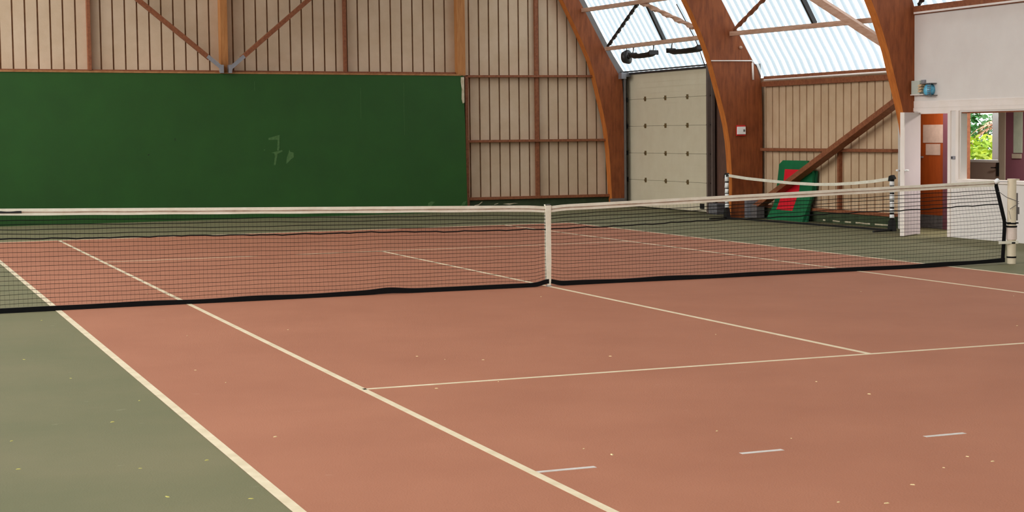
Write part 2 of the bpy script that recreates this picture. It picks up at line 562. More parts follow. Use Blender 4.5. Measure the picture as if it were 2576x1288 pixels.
post(-0.01, 0.15, 17.25, 17.49, 3.10, M_WOODL, 'thick pale timber post above the green board where two diagonal braces meet')
post(-2.78, 0.075, 17.36, 17.492, 3.14, M_WOODR, 'thin dark red timber post above the green board, left of the diagonal braces')
post(2.665, 0.06, 17.38, 17.492, 3.08, M_WOODR, 'thin dark timber post above the green board, right of the diagonal braces')
post(5.305, 0.19, 17.31, 17.492, 3.02, M_WOODL, 'orange-tinted timber post rising above the right end of the green board')
post(5.415, 0.075, 17.30, 17.492, 0.0, M_WOODR, 'slim reddish timber post standing against the right edge of the green board', z1=3.0)
post(7.16, 0.085, 17.42, 17.492, 0.245, M_WOODR, 'thin reddish timber post in the middle of the cream wall right of the green board')
post(9.03, 0.07, 17.30, 17.492, 0.0, M_WOODR, 'short slim timber post at the foot of the arch by the overhead door', z1=1.7)


def girt(a, b, wd, ht, m_, label, name='timber_rail', cat='rail', **kw):
    o = MB().beam(a, b, wd, ht, **kw).build(name, m_, bevel=0.003)
    return tag(o, label, cat)


girt((5.46, 17.42, 3.005), (8.56, 17.42, 3.005), 0.15, 0.05, M_WOODR, 'topmost horizontal timber rail on the cream wall right of the green board')
girt((5.46, 17.42, 1.56), (8.93, 17.42, 1.545), 0.15, 0.055, M_WOODR, 'middle horizontal timber rail on the cream wall right of the green board')
girt((5.46, 17.42, 0.275), (9.0, 17.42, 0.265), 0.17, 0.06, M_WOODR, 'lowest horizontal timber rail on the cream wall right of the green board')
girt((-9.4, 17.44, 3.175), (5.2, 17.44, 3.065), 0.10, 0.06, M_WOODR, 'long horizontal timber rail on the far wall just above the green board')


def brace_v(sx, label):
    t = empty('diagonal_brace', (0.03 + sx * 0.1, 17.16, 3.12))
    a = Vector((-0.085 + (0.15 if sx > 0 else 0), 17.16, 3.16))
    top = Vector((-1.80, 17.16, 4.57)) if sx < 0 else Vector((1.80, 17.16, 4.62))
    d = (top - a).normalized()
    MB().beam(a + d * 0.34, top + d * 2.2, 0.09, 0.115, up=(0, 1, 0)).build('brace_beam', M_WOODR, t, bevel=0.004)
    o = MB()
    o.beam(a + d * 0.02 + Vector((0, -.055, 0)), a + d * 0.41 + Vector((0, -.055, 0)), 0.08, 0.012, up=(0, 1, 0))
    fx = -0.10 if sx < 0 else 0.075
    o.box(fx - 0.035, fx + 0.035, 17.095, 17.24, 3.07, 3.24)
    o.beam(a + d * 0.05, a + d * 0.36, 0.05, 0.10, up=(0, 1, 0))
    o.build('steel_shoe', M_GREY, t)
    tag(t, label, 'brace')


brace_v(-1, 'reddish diagonal timber brace rising to the left from the pale post above the green board')
brace_v(1, 'reddish diagonal timber brace rising to the right from the pale post above the green board')

# ------------------------------------------------------------------ right side: cladding bay, plinth, rails
def side_wall():
    mb = MB()
    y = 6.97
    while y < 11.62:
        mb.box(9.58, 9.61, y + 0.02, min(y + 0.23, 11.9), 0.1, 2.74, 0)
        y += 0.25
    mb.box(9.605, 9.68, 6.96, 12.0, 0.0, 2.76, 1)
    mb.box(9.585, 9.68, 5.8, 12.0, 2.60, 2.76, 0)
    return mb.build('wall_right', [M_SIDE, M_SIDEG])


struct(side_wall())
# the rest of the side wall: dark boarding by the door, closed wall toward the camera, opposite side
struct(MB().box(9.50, 9.6, 11.7, 13.40, 0, 3.05).build('wall_boarding', M_DKWOOD))
struct(MB().box(9.45, 9.62, 17.46, 17.6, 0, 3.05).build('wall_corner', M_DKWOOD))
struct(MB().box(9.56, 9.62, 13.3, 17.5, 0, 2.95).build('wall_behind_door', M_DKWOOD))
struct(MB().box(-9.7, -9.58, -20.5, 17.6, 0, 1.8).box(-9.67, -9.61, -20.5, 17.6, 1.8, 2.85, 1).build('wall_left', [M_CLAD, S_CLEAR]))
def gable_front():
    mb = MB()
    xs = [-9.7, -9.5, -8.9, -8.2, -7, -5.6, -4, -2.2, 0, 2.2, 4, 5.6, 7, 8.2, 8.9, 9.5, 9.7]
    for a, b in zip(xs, xs[1:]):
        mb.prism([(a, -20.5, -0.1), (b, -20.5, -0.1), (b, -20.5, roof_z(b) + 0.12), (a, -20.5, roof_z(a) + 0.12)], (0, -0.1, 0))
    return mb.build('wall_front', M_CLAD)
struct(gable_front())

trim2 = struct(MB().box(9.50, 9.579, 7.0, 11.5, 0.0, 0.20).build('trim_2', M_PLINTH))
for ya, yb in ((9.28, 9.20), (8.95, 8.72), (8.55, 8.35), (8.2, 7.75), (7.6, 7.2)):
    MB().box(9.497, 9.4995, yb, ya, 0.03, 0.055).build('peeled_paint', M_CHIP, trim2)
girt((9.52, 11.5, 0.225), (9.52, 7.0, 0.225), 0.11, 0.055, M_WOODR, 'lowest timber rail on the side wall behind the small net')
girt((9.50, 11.45, 1.345), (9.50, 7.0, 1.345), 0.14, 0.055, M_WOODR, 'middle horizontal timber rail on the side wall above the green mat')
girt((9.53, 11.45, 2.63), (9.53, 5.85, 2.615), 0.13, 0.10, M_WOODR, 'timber beam along the side wall with a white pipe above it')
girt((9.545, 11.45, 2.755), (9.545, 5.85, 2.755), 0.06, 0.06, M_WOODR, 'thin dark timber sill directly below the lower edge of the translucent roof')
o = MB().box(9.50, 9.58, 8.75, 8.81, 0.25, 1.32).build('timber_post', M_WOODR, bevel=0.003)
tag(o, 'thin timber post on the side wall between the green mat and open door', 'post')
# white conduit
o = MB().tube([(9.44, 11.3, 2.705), (9.44, 5.82, 2.71)], 0.017, 8).build('conduit_pipe', M_TRIMW, smooth=True)
tag(o, 'long straight white pipe running above the side wall beam under the translucent roof', 'pipe')
o = MB().tube([(8.37, 11.485, 3.092), (9.27, 11.485, 3.094)], 0.013, 8).tube([(9.285, 11.485, 3.05), (9.30, 11.485, 2.72)], 0.02, 8).tube(
    [(9.27, 11.485, 3.094), (9.285, 11.485, 3.08), (9.287, 11.485, 3.05)], 0.013, 8).build('conduit_pipe', M_TRIMW, smooth=True)
tag(o, 'bent white pipe crossing the broad timber arch and dropping at its right edge', 'pipe')
o = MB().tube([(9.02, 11.5, 3.36), (9.02, 11.46, 3.35)], 0.03, 10).build('bolt_cap', M_WOODP, smooth=True)
tag(o, 'small round bolt cap on the broad timber arch above the white pipe', 'bolt')

# side diagonal brace in front of the cladding
SB = empty('diagonal_brace', (9.3, 11.6, 0))
MB().beam((9.3, 11.40, 0.19), (9.3, 6.55, 2.225), 0.10, 0.19, up=(1, 0, 0)).build('brace_beam', M_WOODR, SB, bevel=0.005)
MB().box(9.2, 9.38, 11.2, 11.48, 0, 0.26).build('steel_shoe', M_GREYD, SB, bevel=0.006)
tag(SB, 'long sloping timber brace before the side wall, ending at the broad arch foot', 'brace')

# ------------------------------------------------------------------ purlins and roof bracing
girt((8.80, 17.21, 3.62), (8.82, 11.71, 3.62), 0.09, 0.085, M_WOODP, 'lower pale purlin above the overhead door, just over the hanging heaters', 'roof_purlin', 'purlin')
girt((8.22, 17.21, 4.485), (8.25, 11.71, 4.42), 0.09, 0.085, M_WOODP, 'upper pale purlin under the translucent roof above the overhead door', 'roof_purlin', 'purlin')
girt((8.82, 11.49, 3.62), (8.82, 5.81, 3.55), 0.09, 0.085, M_WOODP, 'pale purlin between the broad arch and the arch by the white wall', 'roof_purlin', 'purlin')
girt((8.25, 11.5, 4.46), (8.25, 5.8, 4.46), 0.09, 0.085, M_WOODP, 'upper purlin between the two nearer arches, where the roof braces meet', 'roof_purlin', 'purlin')


def rod(a, b, wd, m_, label, tw=0, seg=1, ht=None):
    o = MB().beam(a, b, wd, ht or wd, twist=tw, seg=seg).build('roof_brace', m_)
    tag(o, label, 'brace')


rod((8.80, 17.15, 3.66), (8.25, 14.45, 4.43), 0.045, M_DKST, 'dark twisted steel brace slanting over the translucent roof above the overhead door', 22, 60, 0.075)
rod((8.25, 14.3, 4.43), (8.13, 11.71, 3.74), 0.05, M_WOODP, 'pale twisted brace slanting down to the broad arch above the overhead door', 14, 50, 0.10)
rod((8.88, 14.45, 3.62), (8.31, 14.2, 4.45), 0.05, M_DKST, 'dark straight roof rib down the sheets above the overhead door', ht=0.09)
rod((8.85, 11.45, 3.68), (8.25, 8.5, 4.45), 0.05, M_WOODR, 'brown twisted brace slanting up from the broad arch to the right', 14, 60, 0.075)
rod((8.25, 8.6, 4.44), (8.60, 5.7, 3.0), 0.10, M_WOODP, 'thick brown sloping roof brace meeting the arch by the white wall', ht=0.13)
rod((8.84, 8.5, 3.62), (8.30, 8.4, 4.45), 0.05, M_DKST, 'dark straight roof rib down the sheets between the two nearer arches', ht=0.09)
rod((8.95, 5.55, 3.73), (8.55, 4.0, 4.55), 0.05, M_DKST, 'short dark brace at the top of the picture right of the nearest arch', 20, 30, 0.07)
o = MB().tube([(8.35, 12.9, 4.3), (8.62, 12.95, 3.9), (8.82, 12.99, 3.60), (9.0, 13.15, 3.4), (9.30, 13.45, 3.06)], 0.010, 6).build('hanging_cable', M_DKST)
tag(o, 'thin dark cable running down the translucent roof to the overhead door top', 'cable')
# dark flashing strip along the back of the far arch
mb = MB()
pts_ = [(9.25, 2.75)] + [(x - 0.03, z) for x, z in OUT1[2:9]]
out_ = [(9.50, 2.75)] + [(x, z) for x, z in ((9.49, 2.9), (9.08, 3.48), (8.85, 3.88), (8.33, 4.80), (7.75, 5.68), (6.95, 6.6), (5.75, 7.5))]
for k in range(len(pts_) - 1):
    (xa, za), (xb, zb) = pts_[k], pts_[k + 1]
    (xc, zc), (xd, zd) = out_[k], out_[k + 1]
    mb.prism([(xa, 17.45, za), (xc, 17.45, zc), (xd, 17.45, zd), (xb, 17.45, zb)], (0, 0.03, 0))
o = mb.build('edge_flashing', M_GREYD)
tag(o, 'grey metal strip between the far arch and the translucent roof', 'flashing')

# ------------------------------------------------------------------ overhead door
D1 = struct(empty('door_1', (9.4, 15.4, 0)))
ph = 3.05 / 5
for k in range(5):
    z0 = 0.02 + k * ph
    mb = MB()
    # shallow pressed grooves: the face is a stack of slightly set back strips
    st = ph / 5
    for q in range(5):
        mb.box(9.40, 9.46, 13.44, 17.42, z0 + q * st + 0.004, z0 + (q + 1) * st - 0.004, 0)
    mb.box(9.404, 9.456, 13.45, 17.41, z0 + 0.001, z0 + ph - 0.008, 1 if False else 0)
    p = mb.build('door_panel', [M_OHD, M_OHG], D1)
    if k:
        for y in (16.455, 15.46, 14.43):
            hb = MB().box(9.385, 9.40, y - 0.035, y + 0.035, z0 - 0.05, z0 + 0.05)
            hb.tube([(9.383, y - 0.05, z0), (9.383, y + 0.05, z0)], 0.013, 6)
            hb.build('hinge', M_HINGE, p)
    zb = z0 if k else 0.05
    mb = MB().box(9.375, 9.40, 13.44, 13.53, zb - 0.06, zb + 0.07)
    mb.tube([(9.37, 13.36, zb), (9.37, 13.53, zb)], 0.018, 8)
    mb.build('roller_bracket', M_DKST, D1)
    mb = MB().box(9.375, 9.40, 17.36, 17.42, zb - 0.05, zb + 0.05)
    mb.build('roller_bracket', M_DKST, D1)
MB().box(9.30, 9.44, 13.36, 13.42, 0, 3.12).box(9.38, 9.44, 13.30, 13.36, 0, 3.12).build('door_track', M_TRACK, D1)
MB().box(9.27, 9.44, 17.435, 17.49, 0, 3.12).box(9.225, 9.27, 17.19, 17.49, 0, 3.02).build('door_track', M_GREYD, D1)
MB().box(9.36, 9.40, 13.4, 17.42, 3.03, 3.075).tube([(9.34, 13.35, 3.10), (9.34, 17.45, 3.10)], 0.018, 8).build('torsion_shaft', M_DKST, D1)
MB().box(9.08, 9.20, 17.02, 17.19, 2.93, 3.06).box(9.18, 9.40, 17.2, 17.42, 2.98, 3.08).build('winder_bracket', M_GREY, D1, bevel=0.005)
MB().box(9.36, 9.40, 13.70, 13.83, 0.08, 0.19).build('door_latch', M_BLACKP, D1)
MB().box(9.375, 9.40, 13.47, 13.56, 0.82, 0.90).build('pull_handle', M_HINGE, D1)
o = MB().box(9.22, 9.48, 12.85, 13.2, 0, 0.22).build('concrete_block', M_CONC, bevel=0.015)
tag(o, 'grey concrete block on the floor between the overhead door and the broad arch', 'block')

# ------------------------------------------------------------------ hanging heaters above the door
def heater(yc, ln, label, disc=False, group=None):
    t = empty('hanging_heater', (8.8, yc, 3.4))
    y0, y1 = yc - ln / 2, yc + ln / 2
    # half-round trough, open upward
    mb = MB()
    n = 10
    vs_, fs_ = [], []
    for (yy, dz) in ((y0, 0.03), (y0 + 0.12, 0.0), (y0 + ln * .5, -0.008), (y1 - 0.12, 0.0), (y1, 0.03)):
        for sgn in (1.0, 0.86):
            for i in range(n + 1):
                an = pi + pi * i / n
                vs_.append((8.8 + 0.10 * sgn * cos(an), yy, 3.43 + dz + 0.10 * sgn * sin(an)))
    m_ = 2 * (n + 1)
    for k in range(4):
        for i in range(n):
            fs_.append((k * m_ + i, k * m_ + i + 1, (k + 1) * m_ + i + 1, (k + 1) * m_ + i))
            q = n + 1
            fs_.append((k * m_ + q + i, (k + 1) * m_ + q + i, (k + 1) * m_ + q + i + 1, k * m_ + q + i + 1))
        for i in (0, n):
            fs_.append((k * m_ + i, (k + 1) * m_ + i, (k + 1) * m_ + n + 1 + i, k * m_ + n + 1 + i))
    for k in (0, 4):
        for i in range(n):
            fs_.append((k * m_ + i, k * m_ + i + 1, k * m_ + n + 2 + i, k * m_ + n + 1 + i))
    mb.add(vs_, fs_)
    mb.build('reflector_trough', M_BLACKP, t, smooth=True)
    for yy in (y0, y1):
        b = MB().box(8.69, 8.91, yy - 0.018, yy + 0.018, 3.37, 3.47)
        b.build('end_bracket', M_DKST, t, bevel=0.01)
    MB().tube([(8.8, y0 + 0.03, 3.42), (8.8, y1 - 0.03, 3.42)], 0.012, 8).build('heating_tube', M_GREYD, t, smooth=True)
    for yy in (y0 + 0.03, y1 - 0.03):
        MB().tube([(8.8, yy, 3.46), (8.815, yy, 3.58)], 0.012, 6).build('hanger_rod', M_DKST, t)
    tag(t, label, 'heater')
    return t


heater(15.35, 1.05, 'left one of two black trough heaters hanging above the overhead door')
heater(13.35, 1.35, 'right one of two black trough heaters hanging over the door, next to the broad arch')
mb = MB().tube([(8.79, 16.28, 3.38), (8.85, 16.18, 3.39)], [0.13, 0.16], 20)
mb.tube([(8.85, 16.18, 3.39), (8.88, 16.12, 3.40)], [0.06, 0.04], 10)
mb.tube([(8.82, 16.2, 3.5), (8.82, 16.2, 3.6)], 0.012, 6)
mb.tube([(8.86, 16.12, 3.39), (8.83, 15.93, 3.40)], 0.012, 6)
o = mb.build('round_floodlight', M_DKST, smooth=True)
tag(o, 'round dark lamp head hanging left of the black trough heaters', 'lamp')

# ------------------------------------------------------------------ small things on the side
CP = empty('alarm_call_point', (9.01, 11.5, 1.72))
MB().box(8.92, 9.11, 11.455, 11.5, 1.62, 1.83).build('back_box', M_REDPL, CP, bevel=0.006)
MB().box(8.915, 9.10, 11.43, 11.456, 1.65, 1.80).build('front_cover', M_WHITE, CP, bevel=0.004)
CPF = [o_ for o_ in CP.children if 'cover' in o_.name][0]
MB().box(9.045, 9.085, 11.427, 11.431, 1.70, 1.745).build('press_window', M_GREYD, CPF)
tag(CP, 'small red and white box fixed to the broad timber arch', 'alarm button')

# green and red mat leaning behind the brace
def mat_x(z, off=0.0):
    return 9.44 - off - 0.22 * max(0, (0.62 - z) / 0.62) ** 1.3


def mat_strip(prof, xoff, th):
    """prof: list of (z, y_left, y_right); builds a bent padded sheet"""
    mb = MB()
    vs_, fs_ = [], []
    for (z, ya, yb) in prof:
        x = mat_x(z, xoff)
        s = (x + 7.347) / (9.45 + 7.347)
        A = -17.327 + (ya + 17.327) * s
        B = -17.327 + (yb + 17.327) * s
        vs_ += [(x, A, z), (x, B, z), (x + th, B, z), (x + th, A, z)]
    n = len(prof)
    for i in range(n - 1):
        for k in range(4):
            j = (k + 1) % 4
            fs_.append((4 * i + k, 4 * i + 4 + k, 4 * i + 4 + j, 4 * i + j))
    fs_ += [(0, 1, 2, 3), tuple(4 * (n - 1) + k for k in (3, 2, 1, 0))]
    return mb.add(vs_, fs_)


def lerp_prof(keys, z0, z1, n):
    out = []
    for i in range(n + 1):
        z = z0 + (z1 - z0) * i / n
        for a, b in zip(keys, keys[1:]):
            if a[0] <= z <= b[0] + 1e-9:
                t = (z - a[0]) / (b[0] - a[0])
                out.append((z, a[1] + (b[1] - a[1]) * t, a[2] + (b[2] - a[2]) * t))
                break
    return out


GM = empty('gym_mat', (9.4, 10.4, 0))
tag(GM, 'bent green mat with a red stripe leaning on the side wall behind the brace', 'mat')
mat_strip(lerp_prof([(0.0, 11.25, 9.93), (0.3, 10.95, 9.72), (0.6, 10.86, 9.58), (0.95, 10.78, 9.55), (1.10, 10.76, 9.75), (1.14, 10.62, 9.75)], 0.0, 1.14, 14), 0.0, 0.05).build('mat_body', M_MATG, GM)
GMB = GM.children[0]
mat_strip(lerp_prof([(0.19, 10.87, 10.28), (0.4, 10.72, 10.14), (0.6, 10.62, 10.02), (0.97, 10.55, 10.0)], 0.19, 0.97, 10), 0.004, 0.003).build('red_stripe', M_MATR, GMB)
GM2 = mat_strip(lerp_prof([(0.0, 10.5, 9.76), (0.3, 10.4, 9.66), (0.6, 10.2, 9.45), (0.95, 10.1, 9.42)], 0.0, 0.95, 12), -0.056, 0.035).build('backing_mat', M_MATG2)
tag(GM2, 'darker green mat standing behind the red striped mat at its right edge', 'mat')

# portable mini net
MN = empty('portable_net', (9.3, 9.7, 0))
tag(MN, 'low portable practice net with a sagging white band and black and white posts', 'net')
NA, NB = Vector((8.66, 11.40, 0)), Vector((9.0, 6.36, 0))
ztab = [(0.0, 0.852), (0.13, 0.805), (0.27, 0.776), (0.42, 0.748), (0.57, 0.740), (0.69, 0.755), (0.80, 0.788), (0.90, 0.83), (1.0, 0.89)]
mb = MB()
for (ta, za), (tb, zb) in zip(ztab, ztab[1:]):
    pa, pb = NA.lerp(NB, ta), NA.lerp(NB, tb)
    mb.beam((pa.x, pa.y, za), (pb.x, pb.y, zb), 0.02, 0.052)
mb.build('top_band', M_TAPE, MN)
for P0, ztop_ in ((NA, 0.85), (NB, 0.90)):
    xx, yy = P0.x, P0.y
    pm = MB().tube([(xx, yy, 0.02), (xx, yy, ztop_)], 0.036, 10)
    PO = pm.build('net_post', M_BLACKP, MN, smooth=True)
    sl = MB()
    z = 0.22
    while z < ztop_ - 0.10:
        h_ = rnd.uniform(0.05, 0.13)
        sl.tube([(xx - .004, yy + rnd.uniform(-.006, .006), z), (xx - .002, yy, z + h_)], [0.040 + rnd.random() * .008, 0.038], 10)
        z += h_ + rnd.uniform(0.015, 0.04)
    sl.build('white_sleeve', M_WHITE, PO, smooth=True)
    MB().prism([(xx - .035, yy - 0.09, ztop_ - 0.01), (xx - .035, yy + 0.07, ztop_ - 0.06), (xx - .035, yy + 0.05, ztop_ + 0.03), (xx - .035, yy - 0.03, ztop_ + 0.05)], (0.06, 0, 0)).build('corner_cap', M_BLACKP, PO)
    MB().prism([(xx - .04, yy - 0.08, 0.0), (xx - .04, yy + 0.08, 0.0), (xx - .04, yy + 0.05, 0.18), (xx - .04, yy - 0.03, 0.20)], (0.08, 0, 0)).build('foot_bracket', M_BLACKP, MN)
    MB().beam((xx + 0.05, yy, 0.02), (xx - 0.45, yy - 0.12, 0.015), 0.04, 0.025).build('floor_foot', M_BLACKP, MN)
MB().beam((NA.x, NA.y, 0.016), (NB.x, NB.y, 0.016), 0.045, 0.03).build('floor_bar', M_BLACKP, MN)

# ------------------------------------------------------------------ white room on the right
XW = 8.9
TH = 0.12
WB = MB()
# door opening y 4.68..5.46 ; hatch opening y < 4.38, sill 0.92, head 1.99
WB.box(XW, XW + TH, 4.68, 5.60, 1.985, 3.568)
WB.box(XW, XW + 0.04, 5.48, 5.60, 0, 1.985)
WB.box(XW, XW + TH, 4.38, 4.68, 0, 3.568)
WB.box(XW, XW + TH, -20.5, 4.38, 1.975, 3.568)
WB.box(XW, XW + TH, -20.5, 4.38, 0, 0.90)
WB.box(XW, XW + TH, -20.5, 2.2, 0.90, 1.975)
struct(WB.build('wall_room', M_WHITEW))
# return wall up to the side wall, behind the arch
struct(MB().prism([(8.93, 5.81, 0), (9.58, 6.97, 0), (9.58, 6.97, 2.45), (8.93, 5.81, 2.45)], (0, 0.06, 0)).build('wall_return', M_WHITEW))
struct(MB().box(XW - 0.012, XW, -20.4, 5.6, 2.155, 2.17).box(XW - 0.018, XW, -20.4, 5.6, 2.0, 2.06).box(XW - 0.01, XW, -20.4, 5.6, 2.062, 2.155).build('trim_3', M_TRIMW))
struct(MB().box(XW - 0.03, XW + TH, 4.40, 4.47, 0.9, 2.0).box(XW - 0.02, XW, 4.62, 4.69, 0, 2.0).box(XW - 0.02, XW, 4.69, 5.47, 1.96, 2.0).build('trim_4', M_TRIMW))
w1 = struct(MB().box(XW - 0.05, XW + 0.16, 2.2, 4.40, 0.875, 0.925).build('window_1', M_TRIMW))
MB().box(XW + 0.02, XW + 0.1, 2.2, 4.38, 1.955, 1.98).build('window_head', M_WOODR, w1)
girt((XW + 0.06, 5.58, 3.64), (XW + 0.06, -20.4, 3.64), 0.20, 0.14, M_WOODR, 'brown timber beam capping the white room wall', 'timber_beam', 'beam')
girt((XW - 0.062, 5.52, 3.595), (XW - 0.062, -20.4, 3.595), 0.03, 0.03, M_TRIMW, 'thin pale strip along the lower edge of the beam capping the white wall', 'timber_strip', 'strip')
# room inside
struct(MB().box(XW + TH, 11.9, -20.5, 5.60, 2.45, 2.52).prism([(9.05, 5.82, 2.45), (9.68, 6.98, 2.45), (9.70, 9.6, 2.45), (11.9, 9.6, 2.45), (11.9, 5.82, 2.45)], (0, 0, 0.07)).build('ceiling_room', M_WHITEW))
struct(MB().box(10.0, 10.08, 5.85, 6.335, 0, 2.45).box(10.0, 10.08, 7.1, 7.6, 0, 2.45).box(10.0, 10.08, 6.335, 7.1, 2.03, 2.45).build('wall_corridor', M_PURPLE))
struct(MB().box(9.985, 10.095, 5.72, 5.85, 0, 2.45).build('trim_5', M_WOODR))
struct(MB().box(9.70, 10.0, 7.6, 7.7, 0, 2.45).box(9.62, 9.70, 7.02, 7.7, 0, 2.45).build('wall_corridor_end', M_PURPLE))
D3 = struct(MB().box(10.02, 10.06, 6.34, 7.095, 0.23, 2.03).build('door_3', M_ORANGE))
MB().box(10.005, 10.07, 6.34, 7.095, 0.005, 0.23).build('kick_plate', M_CONC, D3)
MB().box(9.96, 10.02, 6.93, 6.97, 1.215, 1.24).box(9.96, 9.975, 6.85, 6.97, 1.215, 1.24).build('door_handle', M_GREY, D3)
o = MB().box(10.012, 10.0195, 6.325, 6.915, 1.475, 1.785).build('notice_sheet', M_PAPER)
tag(o, 'larger upper pale notice on the orange door in the doorway', 'notice')
o = MB().box(10.012, 10.0195, 6.43, 6.835, 1.265, 1.455).build('notice_sheet', M_PAPER)
tag(o, 'smaller lower pale notice on the orange door in the doorway', 'notice')
MB_ = MB()
# exterior wall with glazed door
XE = 11.6
EW = MB()
EW.box(XE, XE + 0.1, 6.72, 7.95, 2.08, 2.45)
EW.box(XE, XE + 0.1, 7.95, 9.6, 0, 2.45)
EW.box(XE, XE + 0.1, 5.2, 6.72, 0, 2.45)
EW.box(XE, XE + 0.1, 0.5, 5.2, 0, 0.9)
EW.box(XE, XE + 0.1, 0.5, 5.2, 2.2, 2.45)
EW.box(XE, XE + 0.1, -20.5, 0.5, 0, 2.45)
EW.box(10.08, 11.7, 9.5, 9.6, 0, 2.45)
struct(EW.build('wall_outer', M_PURPLE))
D4 = struct(empty('door_4', (XE, 7.35, 0)))
MB().box(XE - 0.02, XE + 0.08, 6.72, 6.87, 0, 2.08).box(XE - 0.02, XE + 0.08, 7.87, 7.95, 0, 2.08).box(XE - 0.02, XE + 0.08, 6.72, 7.95, 2.02, 2.08).build('door_frame', M_FRAMEB, D4)
MB().box(XE, XE + 0.05, 6.89, 7.86, 0.02, 1.10).build('lower_panel', M_DOORLOW, D4)
MB().box(XE, XE + 0.05, 6.89, 6.925, 1.10, 2.02).box(XE, XE + 0.05, 7.80, 7.86, 1.10, 2.02).box(XE, XE + 0.05, 6.89, 7.86, 1.98, 2.02).box(XE - 0.005, XE + 0.055, 6.89, 7.86, 1.10, 1.145).build('glazing_frame', M_WHITE, D4)
g_ = MB().box(XE + 0.02, XE + 0.026, 6.925, 7.80, 1.145, 1.98).build('glass_pane', gl, D4)
MB().box(XE - 0.02, XE, 6.895, 6.955, 0.86, 1.10).box(XE - 0.06, XE - 0.02, 6.92, 6.94, 1.0, 1.02).box(XE - 0.06, XE - 0.045, 6.92, 7.05, 1.0, 1.02).build('lock_plate', M_BLACKP, D4)
MB().box(XE + 0.1, XE + 0.32, 6.9, 7.85, 1.115, 1.14).build('outer_ledge', M_WHITE, D4)
o = MB().box(12.40, 12.55, 7.90, 8.12, -0.02, 2.6).build('bright_strip_post', M_WHITE)  # added post outside, standing in for the overexposed strip of the door frame
tag(o, 'added white post outside the glazed door, standing in for its bright frame strip', 'post')
o = MB().box(XE - 0.012, XE - 0.001, 6.27, 6.50, 1.275, 2.05).build('wall_poster', M_PAPERG)
tag(o, 'tall pale green sheet on the plum wall beyond the hatch', 'poster')
o = MB().box(XE - 0.02, XE - 0.001, 6.29, 6.53, 1.18, 1.26).build('wall_plate', M_FRAMEB)
tag(o, 'small beige plate under the tall sheet on the plum wall', 'plate')

# unseen fill lights added to brighten the corridor and the room behind the hatch
for (lx, ly, en, nm_) in ((9.55, 6.0, 14, 'corridor_fill'), (10.6, 4.6, 70, 'room_fill')):
    ld = bpy.data.lights.new(nm_, 'AREA')
    ld.energy = en
    ld.size = 0.5
    ld.color = (1.0, 0.93, 0.85)
    lo = bpy.data.objects.new(nm_, ld)
    col.objects.link(lo)
    lo.location = (lx, ly, 2.42)

# open white door leaf
D2 = struct(empty('door_2', (XW, 5.46, 0)))
hin = Vector((XW - 0.02, 5.47, 0))
fre = Vector((8.27, 5.06, 0))
d = (fre - hin).normalized()
nrm = Vector((d.y, -d.x, 0))
lf = MB()
def leafbox(a, b, z0, z1, th, off=0.0):
    p0 = hin + d * a + nrm * off
    p1 = hin + d * b + nrm * off
    lf_pts = [(p0.x, p0.y, z0), (p1.x, p1.y, z0), (p1.x, p1.y, z1), (p0.x, p0.y, z1)]
    return lf_pts, nrm * th
L_ = (fre - hin).length
pts, of = leafbox(0.0, L_, 0.015, 1.985, -0.045)
LEAF = MB().prism(pts, of).build('door_leaf', M_LEAF, D2, bevel=0.004)
pts, of = leafbox(L_ - 0.012, L_ + 0.012, 0.015, 1.985, -0.065, 0.01)
MB().prism(pts, of).build('edge_strip', M_TRIMW, LEAF)
hp = hin + d * (L_ - 0.07)
hb = MB()
for sg, k in ((1, 0.0), (-1, -0.045)):
    q = hp + nrm * k
    e = q + nrm * sg * 0.05
    g2 = e + d * 0.13
    hb.tube([(q.x, q.y, 1.06), (e.x, e.y, 1.06)], 0.010, 8)
    hb.tube([(e.x, e.y, 1.06), (g2.x, g2.y, 1.065)], 0.015, 8)
hb.build('door_handle', M_WHITE, LEAF, smooth=True)

# light switch, emergency light
SW = MB().box(XW - 0.02, XW, 4.50, 4.60, 1.235, 1.285).box(XW - 0.024, XW - 0.02, 4.56, 4.585, 1.245, 1.275, 1).build('light_switch', [M_GREY, M_BLACKP])
tag(SW, 'small grey switch on the white wall between the doorway and the hatch', 'switch')
EL = empty('emergency_light', (XW, 5.25, 2.38))
MB().box(XW - 0.09, XW, 5.34, 5.56, 2.28, 2.50).build('control_box', M_BOXP, EL, bevel=0.006)
MB().box(XW - 0.05, XW, 5.28, 5.36, 2.43, 2.51).build('terminal_box', M_GREY, EL, bevel=0.004)
lv = MB()
for k in range(3):
    z = 2.31 + k * 0.045
    lv.prism([(XW - 0.12, 5.26, z), (XW - 0.02, 5.26, z + 0.01), (XW - 0.02, 5.26, z + 0.045), (XW - 0.10, 5.26, z + 0.035)], (0, 0.09, 0))
lv.build('louvre', M_LOUV, EL)
ln_ = MB()
ln_.tube([(XW, 5.14, 2.34), (XW - 0.06, 5.14, 2.345), (XW - 0.10, 5.14, 2.35), (XW - 0.12, 5.14, 2.355)], [0.10, 0.10, 0.08, 0.03], 16)
ln_.build('round_lens', M_BLUE, EL, smooth=True)
cg = MB()
cg.box(XW - 0.13, XW, 5.0, 5.27, 2.44, 2.452)
cg.box(XW - 0.13, XW, 4.98, 5.27, 2.248, 2.26)
for k in range(6):
    z = 2.27 + k * 0.031
    cg.tube([(XW - 0.135, 4.97, z), (XW - 0.135, 5.05, z)], 0.004, 5)
for y in (4.975, 5.02, 5.06):
    cg.tube([(XW - 0.135, y, 2.25), (XW - 0.135, y, 2.45)], 0.004, 5)
cg.build('wire_cage', M_GREYD, EL)
MB().box(XW - 0.1, XW, 5.22, 5.57, 2.265, 2.28).build('mounting_shelf', M_TRIMW, EL)
tag(EL, 'caged emergency light with a blue lens beside a pale box, high on the white wall', 'light')

